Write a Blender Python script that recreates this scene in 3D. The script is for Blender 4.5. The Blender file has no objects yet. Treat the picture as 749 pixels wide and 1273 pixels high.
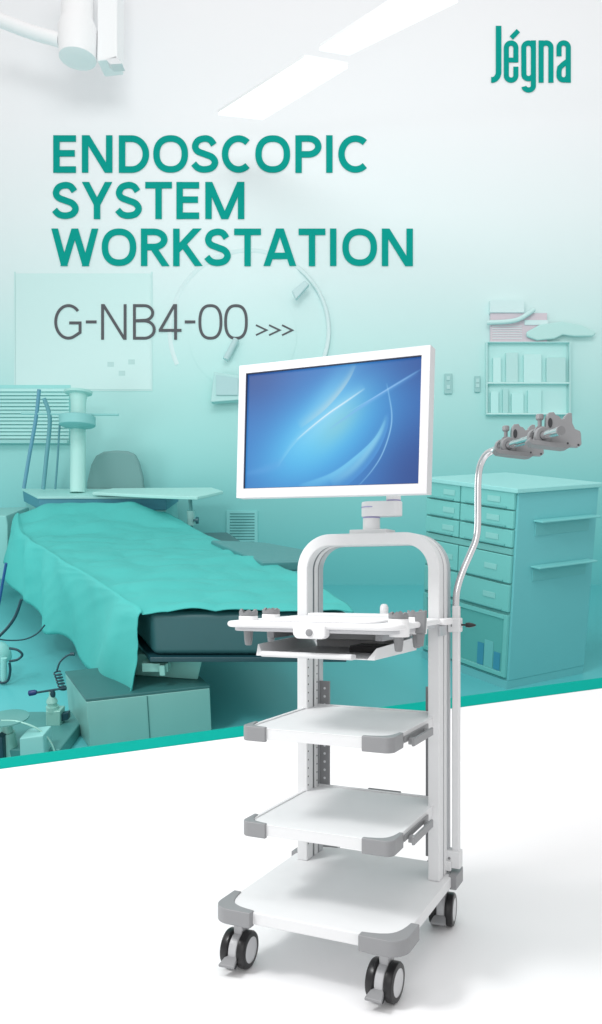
import bpy, bmesh, math, random
from mathutils import Vector, Matrix
random.seed(7)
sc = bpy.context.scene
COL = sc.collection

# ------------------------------------------------------------------ camera
CAM = Vector((0.88537, -1.79499, 1.05114))
YAW = 0.4160
FPX, PU, PV = 966.15, 422.1, 725.83          # focal length and principal point in photograph pixels (749 x 1273)
RT = Vector((math.cos(YAW), math.sin(YAW), 0)); FW = Vector((-math.sin(YAW), math.cos(YAW), 0)); UP = Vector((0, 0, 1))
cd = bpy.data.cameras.new('camera'); cam = bpy.data.objects.new('camera', cd); COL.objects.link(cam)
cam.location = CAM; cam.rotation_euler = (math.pi/2, 0, YAW)
cd.sensor_fit = 'VERTICAL'; cd.sensor_height = 36.0; cd.lens = FPX/1273*36.0
cd.shift_x = -(PU-374.5)/1273; cd.shift_y = (PV-636.5)/1273
cd.clip_start = 0.05; cd.clip_end = 200
sc.camera = cam

# ------------------------------------------------------------------ light
w = bpy.data.worlds.new('World'); sc.world = w; w.use_nodes = True
bg = w.node_tree.nodes['Background']; bg.inputs[0].default_value = (1.0, 0.988, 0.985, 1); bg.inputs[1].default_value = 0.72
def area(name, loc, target, size, power, col=(1, 1, 1), size_y=None):
    l = bpy.data.lights.new(name, 'AREA'); l.energy = power; l.color = col; l.size = size
    if size_y: l.shape = 'RECTANGLE'; l.size_y = size_y
    o = bpy.data.objects.new(name, l); COL.objects.link(o); o.location = loc
    o.rotation_euler = (Vector(target)-Vector(loc)).to_track_quat('-Z', 'Y').to_euler()
    return o
area('key_softbox', (-1.7, -1.5, 3.3), (0.1, 0.4, 0.3), 0.8, 74)
area('front_softbox', (0.9, -3.2, 2.0), (0.1, 0.5, 0.7), 1.6, 15)
area('room_fill', tuple(CAM+FW*1.0+RT*0.0+UP*5.2), tuple(CAM+FW*7.4+UP*2.0), 4.0, 118, (1, 1, 1), 2.0)  # added fill lamp, unseen, lights the wall and room evenly from the front
area('room_side_fill', tuple(CAM+FW*4.6-RT*3.9+UP*0.6), tuple(CAM+FW*5.6+RT*0.6-UP*0.6), 1.6, 22, (1, 1, 1), 1.2)  # added fill out of view, brightens the floor under the operating table
sc.view_settings.view_transform = 'Standard'; sc.view_settings.look = 'None'
sc.view_settings.exposure = 0; sc.view_settings.gamma = 1
sc.cycles.max_bounces = 8; sc.cycles.use_denoising = True

# ------------------------------------------------------------------ frames
RAKE = math.atan((PV-480)/FPX)               # the room floor is raked: it rises away from the white sweep
FR = FW*math.cos(RAKE)+UP*math.sin(RAKE); UR = UP*math.cos(RAKE)-FW*math.sin(RAKE)
FLOOR = -1.86
def K(u, v, d):                               # a point d metres ahead of the camera
    return CAM+FW*d+RT*((u-PU)/FPX*d)+UP*((PV-v)/FPX*d)
def RM(x, y, z):                              # room coordinates -> world
    return CAM+RT*x+FR*y+UR*z
def rdir(u, v):
    b = (PV-v)/FPX
    return ((u-PU)/FPX, math.cos(RAKE)+b*math.sin(RAKE), -math.sin(RAKE)+b*math.cos(RAKE))
def RZ(u, v, z):
    d = rdir(u, v); s = z/d[2]; return (d[0]*s, d[1]*s, z)
def RY(u, v, y):
    d = rdir(u, v); s = y/d[1]; return (d[0]*s, y, d[2]*s)

# ------------------------------------------------------------------ materials
def lin(c):
    c = c/255.0
    return c/12.92 if c <= 0.04045 else ((c+0.055)/1.055)**2.4
def rgb(c): return (lin(c[0]), lin(c[1]), lin(c[2]), 1)
MATS = {}
def mat(name, c, rough=0.5, metal=0.0, emit=0.0, var=0.0, vscale=20, bump=0.0, bscale=200, stretch=None, coat=0.0, trans=0.0, alpha=1.0, spec=None):
    if name in MATS: return MATS[name]
    m = bpy.data.materials.new(name); m.use_nodes = True; nt = m.node_tree; b = nt.nodes['Principled BSDF']
    b.inputs['Base Color'].default_value = rgb(c); b.inputs['Roughness'].default_value = rough; b.inputs['Metallic'].default_value = metal
    if spec is not None: b.inputs['Specular IOR Level'].default_value = spec
    if coat: b.inputs['Coat Weight'].default_value = coat; b.inputs['Coat Roughness'].default_value = 0.15
    if trans: b.inputs['Transmission Weight'].default_value = trans
    if alpha < 1: b.inputs['Alpha'].default_value = alpha
    if emit:
        b.inputs['Emission Color'].default_value = rgb(c); b.inputs['Emission Strength'].default_value = emit
    tc = nt.nodes.new('ShaderNodeTexCoord'); mp = nt.nodes.new('ShaderNodeMapping'); nt.links.new(tc.outputs['Object'], mp.inputs[0])
    if stretch: mp.inputs['Scale'].default_value = stretch
    if var:
        n = nt.nodes.new('ShaderNodeTexNoise'); n.inputs['Scale'].default_value = vscale; n.inputs['Detail'].default_value = 4
        nt.links.new(mp.outputs[0], n.inputs['Vector'])
        mx = nt.nodes.new('ShaderNodeMix'); mx.data_type = 'RGBA'
        k = rgb(c); mx.inputs[6].default_value = tuple(max(0, x*(1-var)) for x in k[:3])+(1,); mx.inputs[7].default_value = tuple(min(1, x*(1+var)) for x in k[:3])+(1,)
        nt.links.new(n.outputs[0], mx.inputs[0]); nt.links.new(mx.outputs[2], b.inputs['Base Color'])
        mr = nt.nodes.new('ShaderNodeMapRange'); mr.inputs[3].default_value = max(0, rough-0.07); mr.inputs[4].default_value = min(1, rough+0.07)
        nt.links.new(n.outputs[0], mr.inputs[0]); nt.links.new(mr.outputs[0], b.inputs['Roughness'])
    if bump:
        n2 = nt.nodes.new('ShaderNodeTexNoise'); n2.inputs['Scale'].default_value = bscale; n2.inputs['Detail'].default_value = 3
        nt.links.new(mp.outputs[0], n2.inputs['Vector'])
        bp = nt.nodes.new('ShaderNodeBump'); bp.inputs['Strength'].default_value = bump; bp.inputs['Distance'].default_value = 0.002
        nt.links.new(n2.outputs[0], bp.inputs['Height']); nt.links.new(bp.outputs[0], b.inputs['Normal'])
    MATS[name] = m
    return m
WHITE = mat('powder coated white steel', (226, 227, 228), 0.6, var=0.015, vscale=30, bump=0.05, bscale=900, spec=.2)
WHITEP = mat('white moulded plastic', (236, 236, 237), 0.55, var=0.01, vscale=12, spec=.25)
GREY = mat('grey moulded plastic', (142, 143, 145), 0.45, var=0.04, vscale=25, bump=0.08, bscale=700)
DGREY = mat('dark grey plastic', (132, 133, 135), 0.5, var=0.05, vscale=25, bump=0.08, bscale=600)
RAIL = mat('grey steel darkened for shade', (122, 124, 128), 0.4, 0.3, var=0.05)  # groove colour, darkened to stand in for shade inside the arch
ALU = mat('anodised aluminium', (192, 194, 197), 0.35, 0.25, var=0.03)  # darkened as well, for shade on the arch's inner faces
BLACK = mat('black rubber', (22, 22, 24), 0.35, var=0.1, vscale=40)
DARK = mat('dark hole', (55, 57, 60), 0.7)
DISC = mat('caster disc grey', (200, 201, 203), 0.3, coat=0.3)
CHROME = mat('chrome', (226, 227, 229), 0.12, 0.92)
LILAC = mat('lilac ring', (160, 155, 205), 0.4)
TEALP = mat('teal letter paint', (10, 158, 146), 0.8, spec=.08)
GREYP = mat('grey letter paint', (96, 98, 102), 0.8, spec=.08)
BAND = mat('teal edge trim', (10, 166, 152), 0.8, spec=.1)
SWEEP = mat('white sweep', (246, 246, 247), 0.55)

# ------------------------------------------------------------------ mesh builder
class MB:
    def __init__(s, T=None): s.v = []; s.f = []; s.m = []; s.T = T; s.mi = 0
    def P(s, p):
        s.v.append(Vector(s.T(*p)) if s.T else Vector(p)); return len(s.v)-1
    def F(s, ids): s.f.append(list(ids)); s.m.append(s.mi)
    def box(s, x0, x1, y0, y1, z0, z1, rz=0, c=None):
        cx, cy = c if c else ((x0+x1)/2, (y0+y1)/2); q = []
        for z in (z0, z1):
            for x, y in ((x0, y0), (x1, y0), (x1, y1), (x0, y1)):
                dx, dy = x-cx, y-cy
                q.append(s.P((cx+dx*math.cos(rz)-dy*math.sin(rz), cy+dx*math.sin(rz)+dy*math.cos(rz), z)))
        a = q
        for f in ((3, 2, 1, 0), (4, 5, 6, 7), (0, 1, 5, 4), (1, 2, 6, 5), (2, 3, 7, 6), (3, 0, 4, 7)): s.F([a[i] for i in f])
        return s
    def hexa(s, pts):                         # 8 points, bottom ring then top ring
        a = [s.P(p) for p in pts]
        for f in ((3, 2, 1, 0), (4, 5, 6, 7), (0, 1, 5, 4), (1, 2, 6, 5), (2, 3, 7, 6), (3, 0, 4, 7)): s.F([a[i] for i in f])
        return s
    def prism(s, poly, z0, z1, shrink=None):  # polygon in xy extruded along z
        n = len(poly); a = [s.P((x, y, z0)) for x, y in poly]; b = [s.P((x, y, z1)) for x, y in poly]
        s.F(a[::-1]); s.F(b)
        for i in range(n): s.F([a[i], a[(i+1) % n], b[(i+1) % n], b[i]])
        return s
    def sheet(s, poly3, off):                 # 3-D polygon given a thickness vector
        n = len(poly3); off = Vector(off); a = [s.P(tuple(Vector(p))) for p in poly3]; b = [s.P(tuple(Vector(p)+off)) for p in poly3]
        s.F(a); s.F(b[::-1])
        for i in range(n): s.F([a[(i+1) % n], a[i], b[i], b[(i+1) % n]])
        return s
    def ring(s, c, ax, r, n=24, x=None):
        ax = Vector(ax).normalized()
        x = Vector(x) if x else (Vector((0, 0, 1)).cross(ax) if abs(ax.z) < 0.95 else Vector((1, 0, 0)).cross(ax))
        x = x.normalized(); y = ax.cross(x); c = Vector(c)
        return [s.P(tuple(c+x*(r*math.cos(2*math.pi*i/n))+y*(r*math.sin(2*math.pi*i/n)))) for i in range(n)]
    def lathe(s, c, ax, prof, n=28, caps=True):   # prof: (distance along axis, radius)
        c = Vector(c); ax = Vector(ax).normalized(); rs = []
        for t, r in prof: rs.append(s.ring(c+ax*t, ax, max(r, 1e-4), n))
        for A, B in zip(rs, rs[1:]):
            for i in range(n): s.F([A[i], A[(i+1) % n], B[(i+1) % n], B[i]])
        if caps: s.F(rs[0][::-1]); s.F(rs[-1])
        return s
    def cyl(s, a, b, r, r2=None, n=24):
        a, b = Vector(a), Vector(b); return s.lathe(a, b-a, [(0, r), ((b-a).length, r if r2 is None else r2)], n)
    def tube(s, pts, r, n=14, sm=6, close=False):
        P = [Vector(p) for p in pts]
        if sm and len(P) > 2: P = spline(P, sm, close)
        N = len(P); rs = []; ref = None
        for i in range(N):
            if close: t = P[(i+1) % N]-P[i-1]
            else: t = P[min(i+1, N-1)]-P[max(i-1, 0)]
            t.normalize()
            if ref is None: ref = t.orthogonal().normalized()
            ref = (ref-t*ref.dot(t)).normalized()
            rs.append(s.ring(P[i], t, r, n, ref))
        prs = list(zip(rs, rs[1:]))+([(rs[-1], rs[0])] if close else [])
        for A, B in prs:
            for k in range(n): s.F([A[k], A[(k+1) % n], B[(k+1) % n], B[k]])
        if not close: s.F(rs[0][::-1]); s.F(rs[-1])
        return s
    def grid(s, fn, nu, nv):
        ids = [[s.P(fn(i/nu, j/nv)) for i in range(nu+1)] for j in range(nv+1)]
        for j in range(nv):
            for i in range(nu): s.F([ids[j][i], ids[j][i+1], ids[j+1][i+1], ids[j+1][i]])
        return s
    def build(s, name, mats, parent=None, bevel=0, seg=2, origin=None, smooth=35, fixn=True):
        if origin is None:
            if parent is not None: origin = parent.get('_o', None); origin = Vector(origin) if origin is not None else Vector((0, 0, 0))
            else:
                xs = s.v; origin = Vector((sum(p.x for p in xs)/len(xs), sum(p.y for p in xs)/len(xs), min(p.z for p in xs)))
        origin = Vector(origin)
        me = bpy.data.meshes.new(name); me.from_pydata([tuple(p-origin) for p in s.v], [], s.f)
        if not isinstance(mats, (list, tuple)): mats = [mats]
        for m in mats: me.materials.append(m)
        for p, k in zip(me.polygons, s.m): p.material_index = min(k, len(mats)-1)
        if fixn:
            bm = bmesh.new(); bm.from_mesh(me); bmesh.ops.recalc_face_normals(bm, faces=bm.faces); bm.to_mesh(me); bm.free()
        for p in me.polygons: p.use_smooth = True
        me.set_sharp_from_angle(angle=math.radians(smooth))
        o = bpy.data.objects.new(name, me); COL.objects.link(o)
        o['_o'] = tuple(origin)
        if parent is not None:
            po = Vector(parent['_o']); o.parent = parent; o.location = origin-po
        else: o.location = origin
        if bevel:
            b = o.modifiers.new('bevel', 'BEVEL'); b.width = bevel; b.segments = seg; b.limit_method = 'ANGLE'; b.angle_limit = math.radians(40); b.harden_normals = True
        return o
def spline(P, sm, close=False):
    out = []; N = len(P)
    rng = range(N if close else N-1)
    for i in rng:
        if close: p0, p1, p2, p3 = P[i-1], P[i], P[(i+1) % N], P[(i+2) % N]
        else: p0, p1, p2, p3 = P[max(i-1, 0)], P[i], P[i+1], P[min(i+2, N-1)]
        for k in range(sm):
            t = k/sm; out.append(0.5*((2*p1)+(p2-p0)*t+(2*p0-5*p1+4*p2-p3)*t*t+(3*p1-p0-3*p2+p3)*t*t*t))
    if not close: out.append(P[-1].copy())
    return out
def tag(o, label, cat, group=None):
    o['label'] = label; o['category'] = cat
    if group: o['group'] = group
    return o
def thing(name, loc, label, cat, group=None):
    o = bpy.data.objects.new(name, None); COL.objects.link(o); o.location = loc; o['_o'] = tuple(loc); o.empty_display_size = 0.05
    return tag(o, label, cat, group)
def copy_thing(root, delta, label):
    def cp(o, par):
        c = o.copy(); COL.objects.link(c); c.parent = par
        for ch in list(o.children): cp(ch, c)
        return c
    c = cp(root, None); c.location = root.location+Vector(delta); c['label'] = label
    return c
def rrect(x0, x1, y0, y1, r, n=8):
    out = []
    for cx, cy, a in ((x1-r, y0+r, -90), (x1-r, y1-r, 0), (x0+r, y1-r, 90), (x0+r, y0+r, 180)):
        for i in range(n+1):
            t = math.radians(a+90*i/n); out.append((cx+r*math.cos(t), cy+r*math.sin(t)))
    return out

# ================================================================== SETTING
# white sweep: level floor that curves up to a sloping top edge behind the trolley
F0, F1 = 2.75, 3.6
def top_z(r): return max(0.03, 0.1926+0.1342*(r+1.573))
def sweep_pt(r, s):                            # s 0..1 flat part, 1..2 curve
    if s <= 1: d = -3.0+(F0+3.0)*s; z = 0
    else:
        t = (s-1)*math.pi/2; d = F0+(F1-F0)*math.sin(t); z = top_z(r)*(1-math.cos(t))
    p = CAM+RT*r+FW*d; return (p.x, p.y, z)
m = MB(); m.grid(lambda a, b: sweep_pt(-5+10*a, 2*b), 80, 48)
o = m.build('white_floor', SWEEP, origin=(0, 0, 0), fixn=False); o['kind'] = 'structure'
m = MB()
for a, b in ((-4.9, -2.784), (-2.784, 0), (0, 4.9)):
    pa, pb = CAM+RT*a+FW*(F1+0.002), CAM+RT*b+FW*(F1+0.002)
    pts = []
    for q, r in ((pa, a), (pb, b)):
        pts.append((Vector((q.x, q.y, top_z(r))), Vector((q.x, q.y, top_z(r)+0.046))))
    A, B = pts
    m.sheet([A[0], B[0], B[1], A[1]], FW*0.025)
o = m.build('floor_edge_trim', BAND); o['kind'] = 'structure'

# raked room floor
floor_m = mat('teal vinyl floor', (92, 186, 190), 0.35, var=0.05, vscale=1.5)
m = MB()
def fl(a, b):
    r = -7+14*a; d = 3.66+(7.55-3.66)*b
    y = (d-(-FLOOR)*math.sin(RAKE))/math.cos(RAKE)
    return RM(r, y, FLOOR)
m.grid(lambda a, b: fl(a, b), 8, 8)
o = m.build('floor', floor_m, fixn=False); o['kind'] = 'structure'

# back wall: whitening haze put into its colour, fading from white down to teal
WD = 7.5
wm = bpy.data.materials.new('teal wall with painted haze'); wm.use_nodes = True; nt = wm.node_tree; b = nt.nodes['Principled BSDF']; b.inputs['Roughness'].default_value = 0.8
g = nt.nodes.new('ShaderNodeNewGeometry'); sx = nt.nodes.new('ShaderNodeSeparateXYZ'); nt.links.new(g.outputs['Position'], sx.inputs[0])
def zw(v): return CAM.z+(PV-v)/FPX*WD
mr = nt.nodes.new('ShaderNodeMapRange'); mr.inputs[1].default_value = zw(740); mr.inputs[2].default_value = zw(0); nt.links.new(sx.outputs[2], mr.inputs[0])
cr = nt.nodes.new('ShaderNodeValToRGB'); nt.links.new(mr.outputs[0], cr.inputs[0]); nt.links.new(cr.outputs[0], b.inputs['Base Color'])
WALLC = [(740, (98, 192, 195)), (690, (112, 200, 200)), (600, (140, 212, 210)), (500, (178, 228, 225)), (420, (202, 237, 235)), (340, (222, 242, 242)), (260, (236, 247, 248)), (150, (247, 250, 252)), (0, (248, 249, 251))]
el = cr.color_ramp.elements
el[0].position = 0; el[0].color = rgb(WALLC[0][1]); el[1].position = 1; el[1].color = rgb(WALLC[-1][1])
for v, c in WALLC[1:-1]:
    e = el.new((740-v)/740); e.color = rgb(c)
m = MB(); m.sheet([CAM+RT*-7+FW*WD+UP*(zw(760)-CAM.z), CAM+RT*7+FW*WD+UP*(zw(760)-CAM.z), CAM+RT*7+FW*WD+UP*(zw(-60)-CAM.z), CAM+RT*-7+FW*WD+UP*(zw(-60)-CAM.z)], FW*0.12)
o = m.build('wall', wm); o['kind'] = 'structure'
def wallc(v, k=1.0, add=(0, 0, 0)):
    for (v0, c0), (v1, c1) in zip(WALLC, WALLC[1:]):
        if v0 >= v >= v1:
            t = (v0-v)/(v0-v1); return tuple(min(255, (c0[i]+(c1[i]-c0[i])*t)*k+add[i]) for i in range(3))
    return WALLC[-1][1]

# ================================================================== LETTERING
def ell(cx, cy, rx, ry, a0, a1, n=28):
    return [(cx+rx*math.cos(math.radians(a0+(a1-a0)*i/n)), cy+ry*math.sin(math.radians(a0+(a1-a0)*i/n))) for i in range(n+1)]
def sup(cx, cy, rx, ry, e=2.25, n=56):
    out = []
    for i in range(n):
        t = 2*math.pi*i/n; c, s_ = math.cos(t), math.sin(t)
        out.append((cx+rx*math.copysign(abs(c)**(2/e), c), cy+ry*math.copysign(abs(s_)**(2/e), s_)))
    return out
def spl2(pts, sm=8):
    return [(p.x, p.y) for p in spline([Vector((a, b, 0)) for a, b in pts], sm)]
# a glyph is a list of strokes (points, closed) in a box w x h, y up; s is the stroke width
def glyph(ch, w, h, s):
    k = s/2; X = lambda t: k+(w-s)*t; Y = lambda t: k+(h-s)*t
    L = lambda *p: (list(p), False)
    if ch == 'E': return [L((k, 0), (k, h)), L((k, h-k), (w, h-k)), L((k, h*.52), (w*.95, h*.52)), L((k, k), (w, k))]
    if ch == 'N': return [L((k, 0), (k, h)), L((w-k, 0), (w-k, h)), L((k*1.2, h), (w-k*1.2, 0))]
    if ch == 'D': return [L((k, 0), (k, h)), (([(k, h-k)]+[(w*.42, h-k)]+ell(w*.42, h/2, w*.58-k, h/2-k, 90, -90)+[(k, k)]), False)]
    if ch == 'O': return [(sup(w/2, h/2, w/2-k, h/2-k), True)]
    if ch == '0': return [(sup(w/2, h/2, w/2-k, h/2-k, 2.5), True)]
    if ch == 'C': return [(ell(w*.56, h/2, w*.56-k, h/2-k, 48, 312), False)]
    if ch == 'S':
        p = [(.93, .80), (.76, .955), (.5, 1), (.2, .93), (.07, .75), (.18, .595), (.5, .5), (.84, .40), (.985, .23), (.84, .06), (.5, 0), (.2, .05), (.0, .19)]
        return [(spl2([(X(a), Y(b_)) for a, b_ in p]), False)]
    if ch == 'P': return [L((k, 0), (k, h)), ([(k, h-k), (w*.5, h-k)]+ell(w*.5, h*.71-k*.1, w*.5-k, h*.29-k*.9, 90, -90, 16)+[(k, h*.42+k*.8)], False)]
    if ch == 'R': return [L((k, 0), (k, h)), ([(k, h-k), (w*.45, h-k)]+ell(w*.45, h*.72-k*.1, w*.48-k, h*.28-k*.9, 90, -90, 16)+[(k, h*.44+k*.8)], False), L((w*.46, h*.46), (w-k*1.2, 0))]
    if ch == 'I': return [L((w/2, 0), (w/2, h))]
    if ch == 'Y': return [L((k*1.2, h), (w/2, h*.40)), L((w-k*1.2, h), (w/2, h*.40)), L((w/2, 0), (w/2, h*.46))]
    if ch == 'T': return [L((0, h-k), (w, h-k)), L((w/2, 0), (w/2, h-k))]
    if ch == 'M': return [L((k, 0), (k, h)), L((w-k, 0), (w-k, h)), L((k*1.1, h), (w/2, 0)), L((w-k*1.1, h), (w/2, 0))]
    if ch == 'W': return [L((k*1.05, h), (w*.28, 0)), L((w*.265, 0), (w*.5, h)), L((w*.5, h), (w*.735, 0)), L((w*.72, 0), (w-k*1.05, h))]
    if ch == 'K': return [L((k, 0), (k, h)), L((k, h*.40), (w-k*1.7, h)), L((w*.34, h*.58), (w-k*1.25, 0))]
    if ch == 'A': return [L((k*1.08, 0), (w/2-k*.15, h)), L((w-k*1.08, 0), (w/2+k*.15, h)), L((w*.24, h*.27), (w*.76, h*.27))]
    if ch == 'G': return [(ell(w*.52, h/2, w*.52-k, h/2-k, 42, 300, 36)+[(w-k, h*.2), (w-k, h*.47), (w*.55, h*.47)], False)]
    if ch == '-': return [L((0, h/2), (w, h/2))]
    if ch == 'B': return [L((k, 0), (k, h)), ([(k, h-k), (w*.5, h-k)]+ell(w*.5, h*.765-k*.3, w*.43-k, h*.235-k*.7, 90, -90, 14)+[(k, h*.53)], False),
                          ([(k, h*.53), (w*.5, h*.53)]+ell(w*.5, h*.265+k*.5, w*.5-k, h*.265-k*.5, 90, -90, 14)+[(k, k)], False)]
    if ch == '4': return [L((w*.74, 0), (w*.74, h)), L((w*.74-k*.4, h), (k, h*.27)), L((0, h*.26), (w, h*.26))]
    if ch == '>': return [L((0, h-k), (w-k, h/2), (0, k))]
    return []
def band(m, pts, closed, s, place, z0, z1, flat=0):
    P = [Vector((a, b_)) for a, b_ in pts]; N = len(P); k = s/2; Ls = []; Rs = []
    for i in range(N):
        if closed: a, c = P[i-1], P[(i+1) % N]
        else: a, c = P[max(i-1, 0)], P[min(i+1, N-1)]
        d1 = (P[i]-a); d2 = (c-P[i])
        if d1.length < 1e-6: d1 = d2
        if d2.length < 1e-6: d2 = d1
        d1.normalize(); d2.normalize(); n1 = Vector((-d1.y, d1.x)); n2 = Vector((-d2.y, d2.x))
        nn = n1+n2
        if nn.length < 1e-4: nn = n1.copy()
        nn.normalize(); q = k/max(0.38, nn.dot(n1))
        dq = d2 if i == 0 else d1
        if flat and not closed and i in (0, N-1) and abs(dq.y) > .5 and abs(dq.x) > .05 and (P[i].y < .01 or P[i].y > flat-.01):
            sg_ = 1 if n1.x > 0 else -1; hx_ = Vector((sg_*k/abs(dq.y), 0)); Ls.append(P[i]+hx_); Rs.append(P[i]-hx_)
        else: Ls.append(P[i]+nn*q); Rs.append(P[i]-nn*q)
    ids = []
    for l, r in zip(Ls, Rs): ids.append([m.P(place(l.x, l.y, z0)), m.P(place(r.x, r.y, z0)), m.P(place(r.x, r.y, z1)), m.P(place(l.x, l.y, z1))])
    pr = list(zip(ids, ids[1:]))+([(ids[-1], ids[0])] if closed else [])
    for A, B in pr:
        for q in range(4): m.F([A[q], A[(q+1) % 4], B[(q+1) % 4], B[q]])
    if not closed: m.F(ids[0][::-1]); m.F(ids[-1])
LD = WD-.0085                                      # depth of the letters' front faces
def letters(name, spec, y0, y1, s, material, parent, th=0.0025, d=LD):
    m = MB(); zz = 0
    for ch, x0, x1 in spec:
        hh = y1-y0
        for pts, closed in glyph(ch, x1-x0, hh, s):
            zz += 1
            e = 0.0004*(zz % 5); dq_ = 0.05*(zz % 5)
            band(m, pts, closed, s, lambda a, b_, z, x0=x0, dq_=dq_: tuple(K(x0+a, y1-b_+dq_, d)+FW*z), -e*.5, th+e*.5, flat=hh)
    return m.build(name, material, parent, smooth=30)
sg = thing('heading_sign', K(290, 330, LD), 'teal raised lettering in three lines high on the wall', 'wall lettering')
letters('heading_line', [('E', 66.4, 94.6), ('N', 102, 140), ('D', 148, 185.6), ('O', 190.8, 234), ('S', 237, 272), ('C', 276, 313), ('O', 317.7, 361), ('P', 367.5, 400), ('I', 405, 414.5), ('C', 420.8, 459)], 168, 214.5, 8.0, TEALP, sg)
letters('heading_line', [('S', 64, 98.5), ('Y', 101.7, 140), ('S', 142.4, 177), ('T', 180.8, 214), ('E', 219.6, 247.8), ('M', 255.5, 304)], 226, 272, 8.0, TEALP, sg)
letters('heading_line', [('W', 64, 122.5), ('O', 126.7, 169.6), ('R', 175.4, 211), ('K', 215.5, 252.3), ('S', 253.3, 287.6), ('T', 291.4, 324.7), ('A', 327.7, 368.8), ('T', 371.5, 404.8), ('I', 410, 419), ('O', 425.9, 469), ('N', 475, 513.6)], 284, 330.5, 8.0, TEALP, sg)
ms = thing('code_sign', K(215, 422, LD), 'thin dark grey code lettering with three arrows below the heading', 'wall lettering')
letters('code_line', [('G', 67.7, 101.5), ('-', 107, 120.3), ('N', 126, 157.5), ('B', 165.6, 193.8), ('4', 197.6, 225.8), ('-', 230, 243), ('0', 247, 276.7), ('0', 279, 308.3)], 378, 422, 3.5, GREYP, ms)
letters('arrow_mark', [('>', 318.5, 332.6), ('>', 334.8, 349), ('>', 351, 364.7)], 403, 417.5, 2.0, GREYP, ms)
# logo, drawn stroke by stroke in its own units (px)
lg = MB(); LS = 6.3
def lp(x, y): return (600+x/6.24, 20+y/6.24)
def lstroke(pts, closed=False, s=LS, e=0.0):
    band(lg, [(p[0], -p[1]) for p in pts], closed, s, lambda a, b_, z: tuple(K(a, -b_, LD)+FW*z), -e*.4, 0.0025+e*.4)
def arc(cx, cy, rx, ry, a0, a1, n=14):
    return [(cx+rx*math.cos(math.radians(a0+(a1-a0)*i/n)), cy-ry*math.sin(math.radians(a0+(a1-a0)*i/n))) for i in range(n+1)]
def Lg(pts): return [lp(a, b_) for a, b_ in pts]
lstroke(Lg([(126, 75), (126, 430)]+arc(76, 432, 50, 62, 0, -90)+[(68, 494)]), s=7.0)
lstroke(Lg(arc(223, 245, 37, 37, 180, 0)[::-1]+[(186, 245), (186, 460)]+arc(223, 460, 37, 36, 180, 360)+[(260, 392)]), e=.0005)
lstroke(Lg([(260, 245), (260, 357)]), e=.001); lstroke(Lg([(186, 340), (279, 340)]), s=5.8, e=.0012)
lstroke(Lg([(225, 168), (279, 112)]), s=5.8)
lstroke(Lg([(396, 188), (396, 540)]+arc(359, 540, 37, 32, 0, -90)+arc(359, 540, 37, 32, -90, -170)[1:]), e=.0005)
lstroke(Lg(arc(358, 243, 37, 35, 0, 180)+[(322, 450)]+arc(358, 450, 36, 34, 180, 345)), e=.001)
lstroke(Lg([(456, 188), (456, 515)]), e=.0005); lstroke(Lg([(456, 240)]+arc(494, 242, 38, 35, 165, 0)+[(532, 515)]), e=.001)
lstroke(Lg([(595, 310), (595, 242)]+arc(631, 242, 36, 35, 180, 0)+[(667, 515)]), e=.0005)
lstroke(Lg([(667, 345), (625, 375), (600, 400), (595, 430), (595, 460)]+arc(630, 460, 35, 34, 180, 350)), e=.001)
tag(lg.build('logo_sign', TEALP), 'narrow teal word logo on the upper right of the wall', 'logo')

# ================================================================== TROLLEY
org = Vector((0, 0.285, 0))
cart = thing('equipment_trolley', org, 'white medical equipment trolley on four casters with shelves, tray and arch frame', 'medical trolley')
# base
base = MB().prism(rrect(-.266, .253, .004, .565, .036, 6), .1435, .1765).build('base', WHITE, cart, bevel=.004)
def corner_cap(cx, cy, sx, sy, z0, z1, arm, o, R, e, w_, parent, name='corner_cap', bev=.003):
    out = []
    pl = [(arm, -o)]
    for i in range(11):
        t = math.radians(270-90*i/10); pl.append((-o+R+R*math.cos(t), -o+R+R*math.sin(t)))
    pl.append((-o, arm))
    kq = arm/.105; half = [(.105, .0075), (.082, .0105), (.058, .016), (.040, .024)]
    pl += [(a*kq, b_*kq) for b_, a in half]+[(.031*kq, .031*kq)]+[(a*kq, b_*kq) for a, b_ in half[::-1]]
    pl = [(cx+sx*a, cy+sy*b_) for a, b_ in pl]
    return MB().prism(pl, z0, z1).build(name, GREY, parent, bevel=bev, seg=3)
for sx_, cx in ((1, -.266), (-1, .253)):
    for sy_, cy in ((1, .004), (-1, .565)):
        corner_cap(cx, cy, sx_, sy_, .1385, .1800, .105, .0165, .050, .0065, .016, base)
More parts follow.
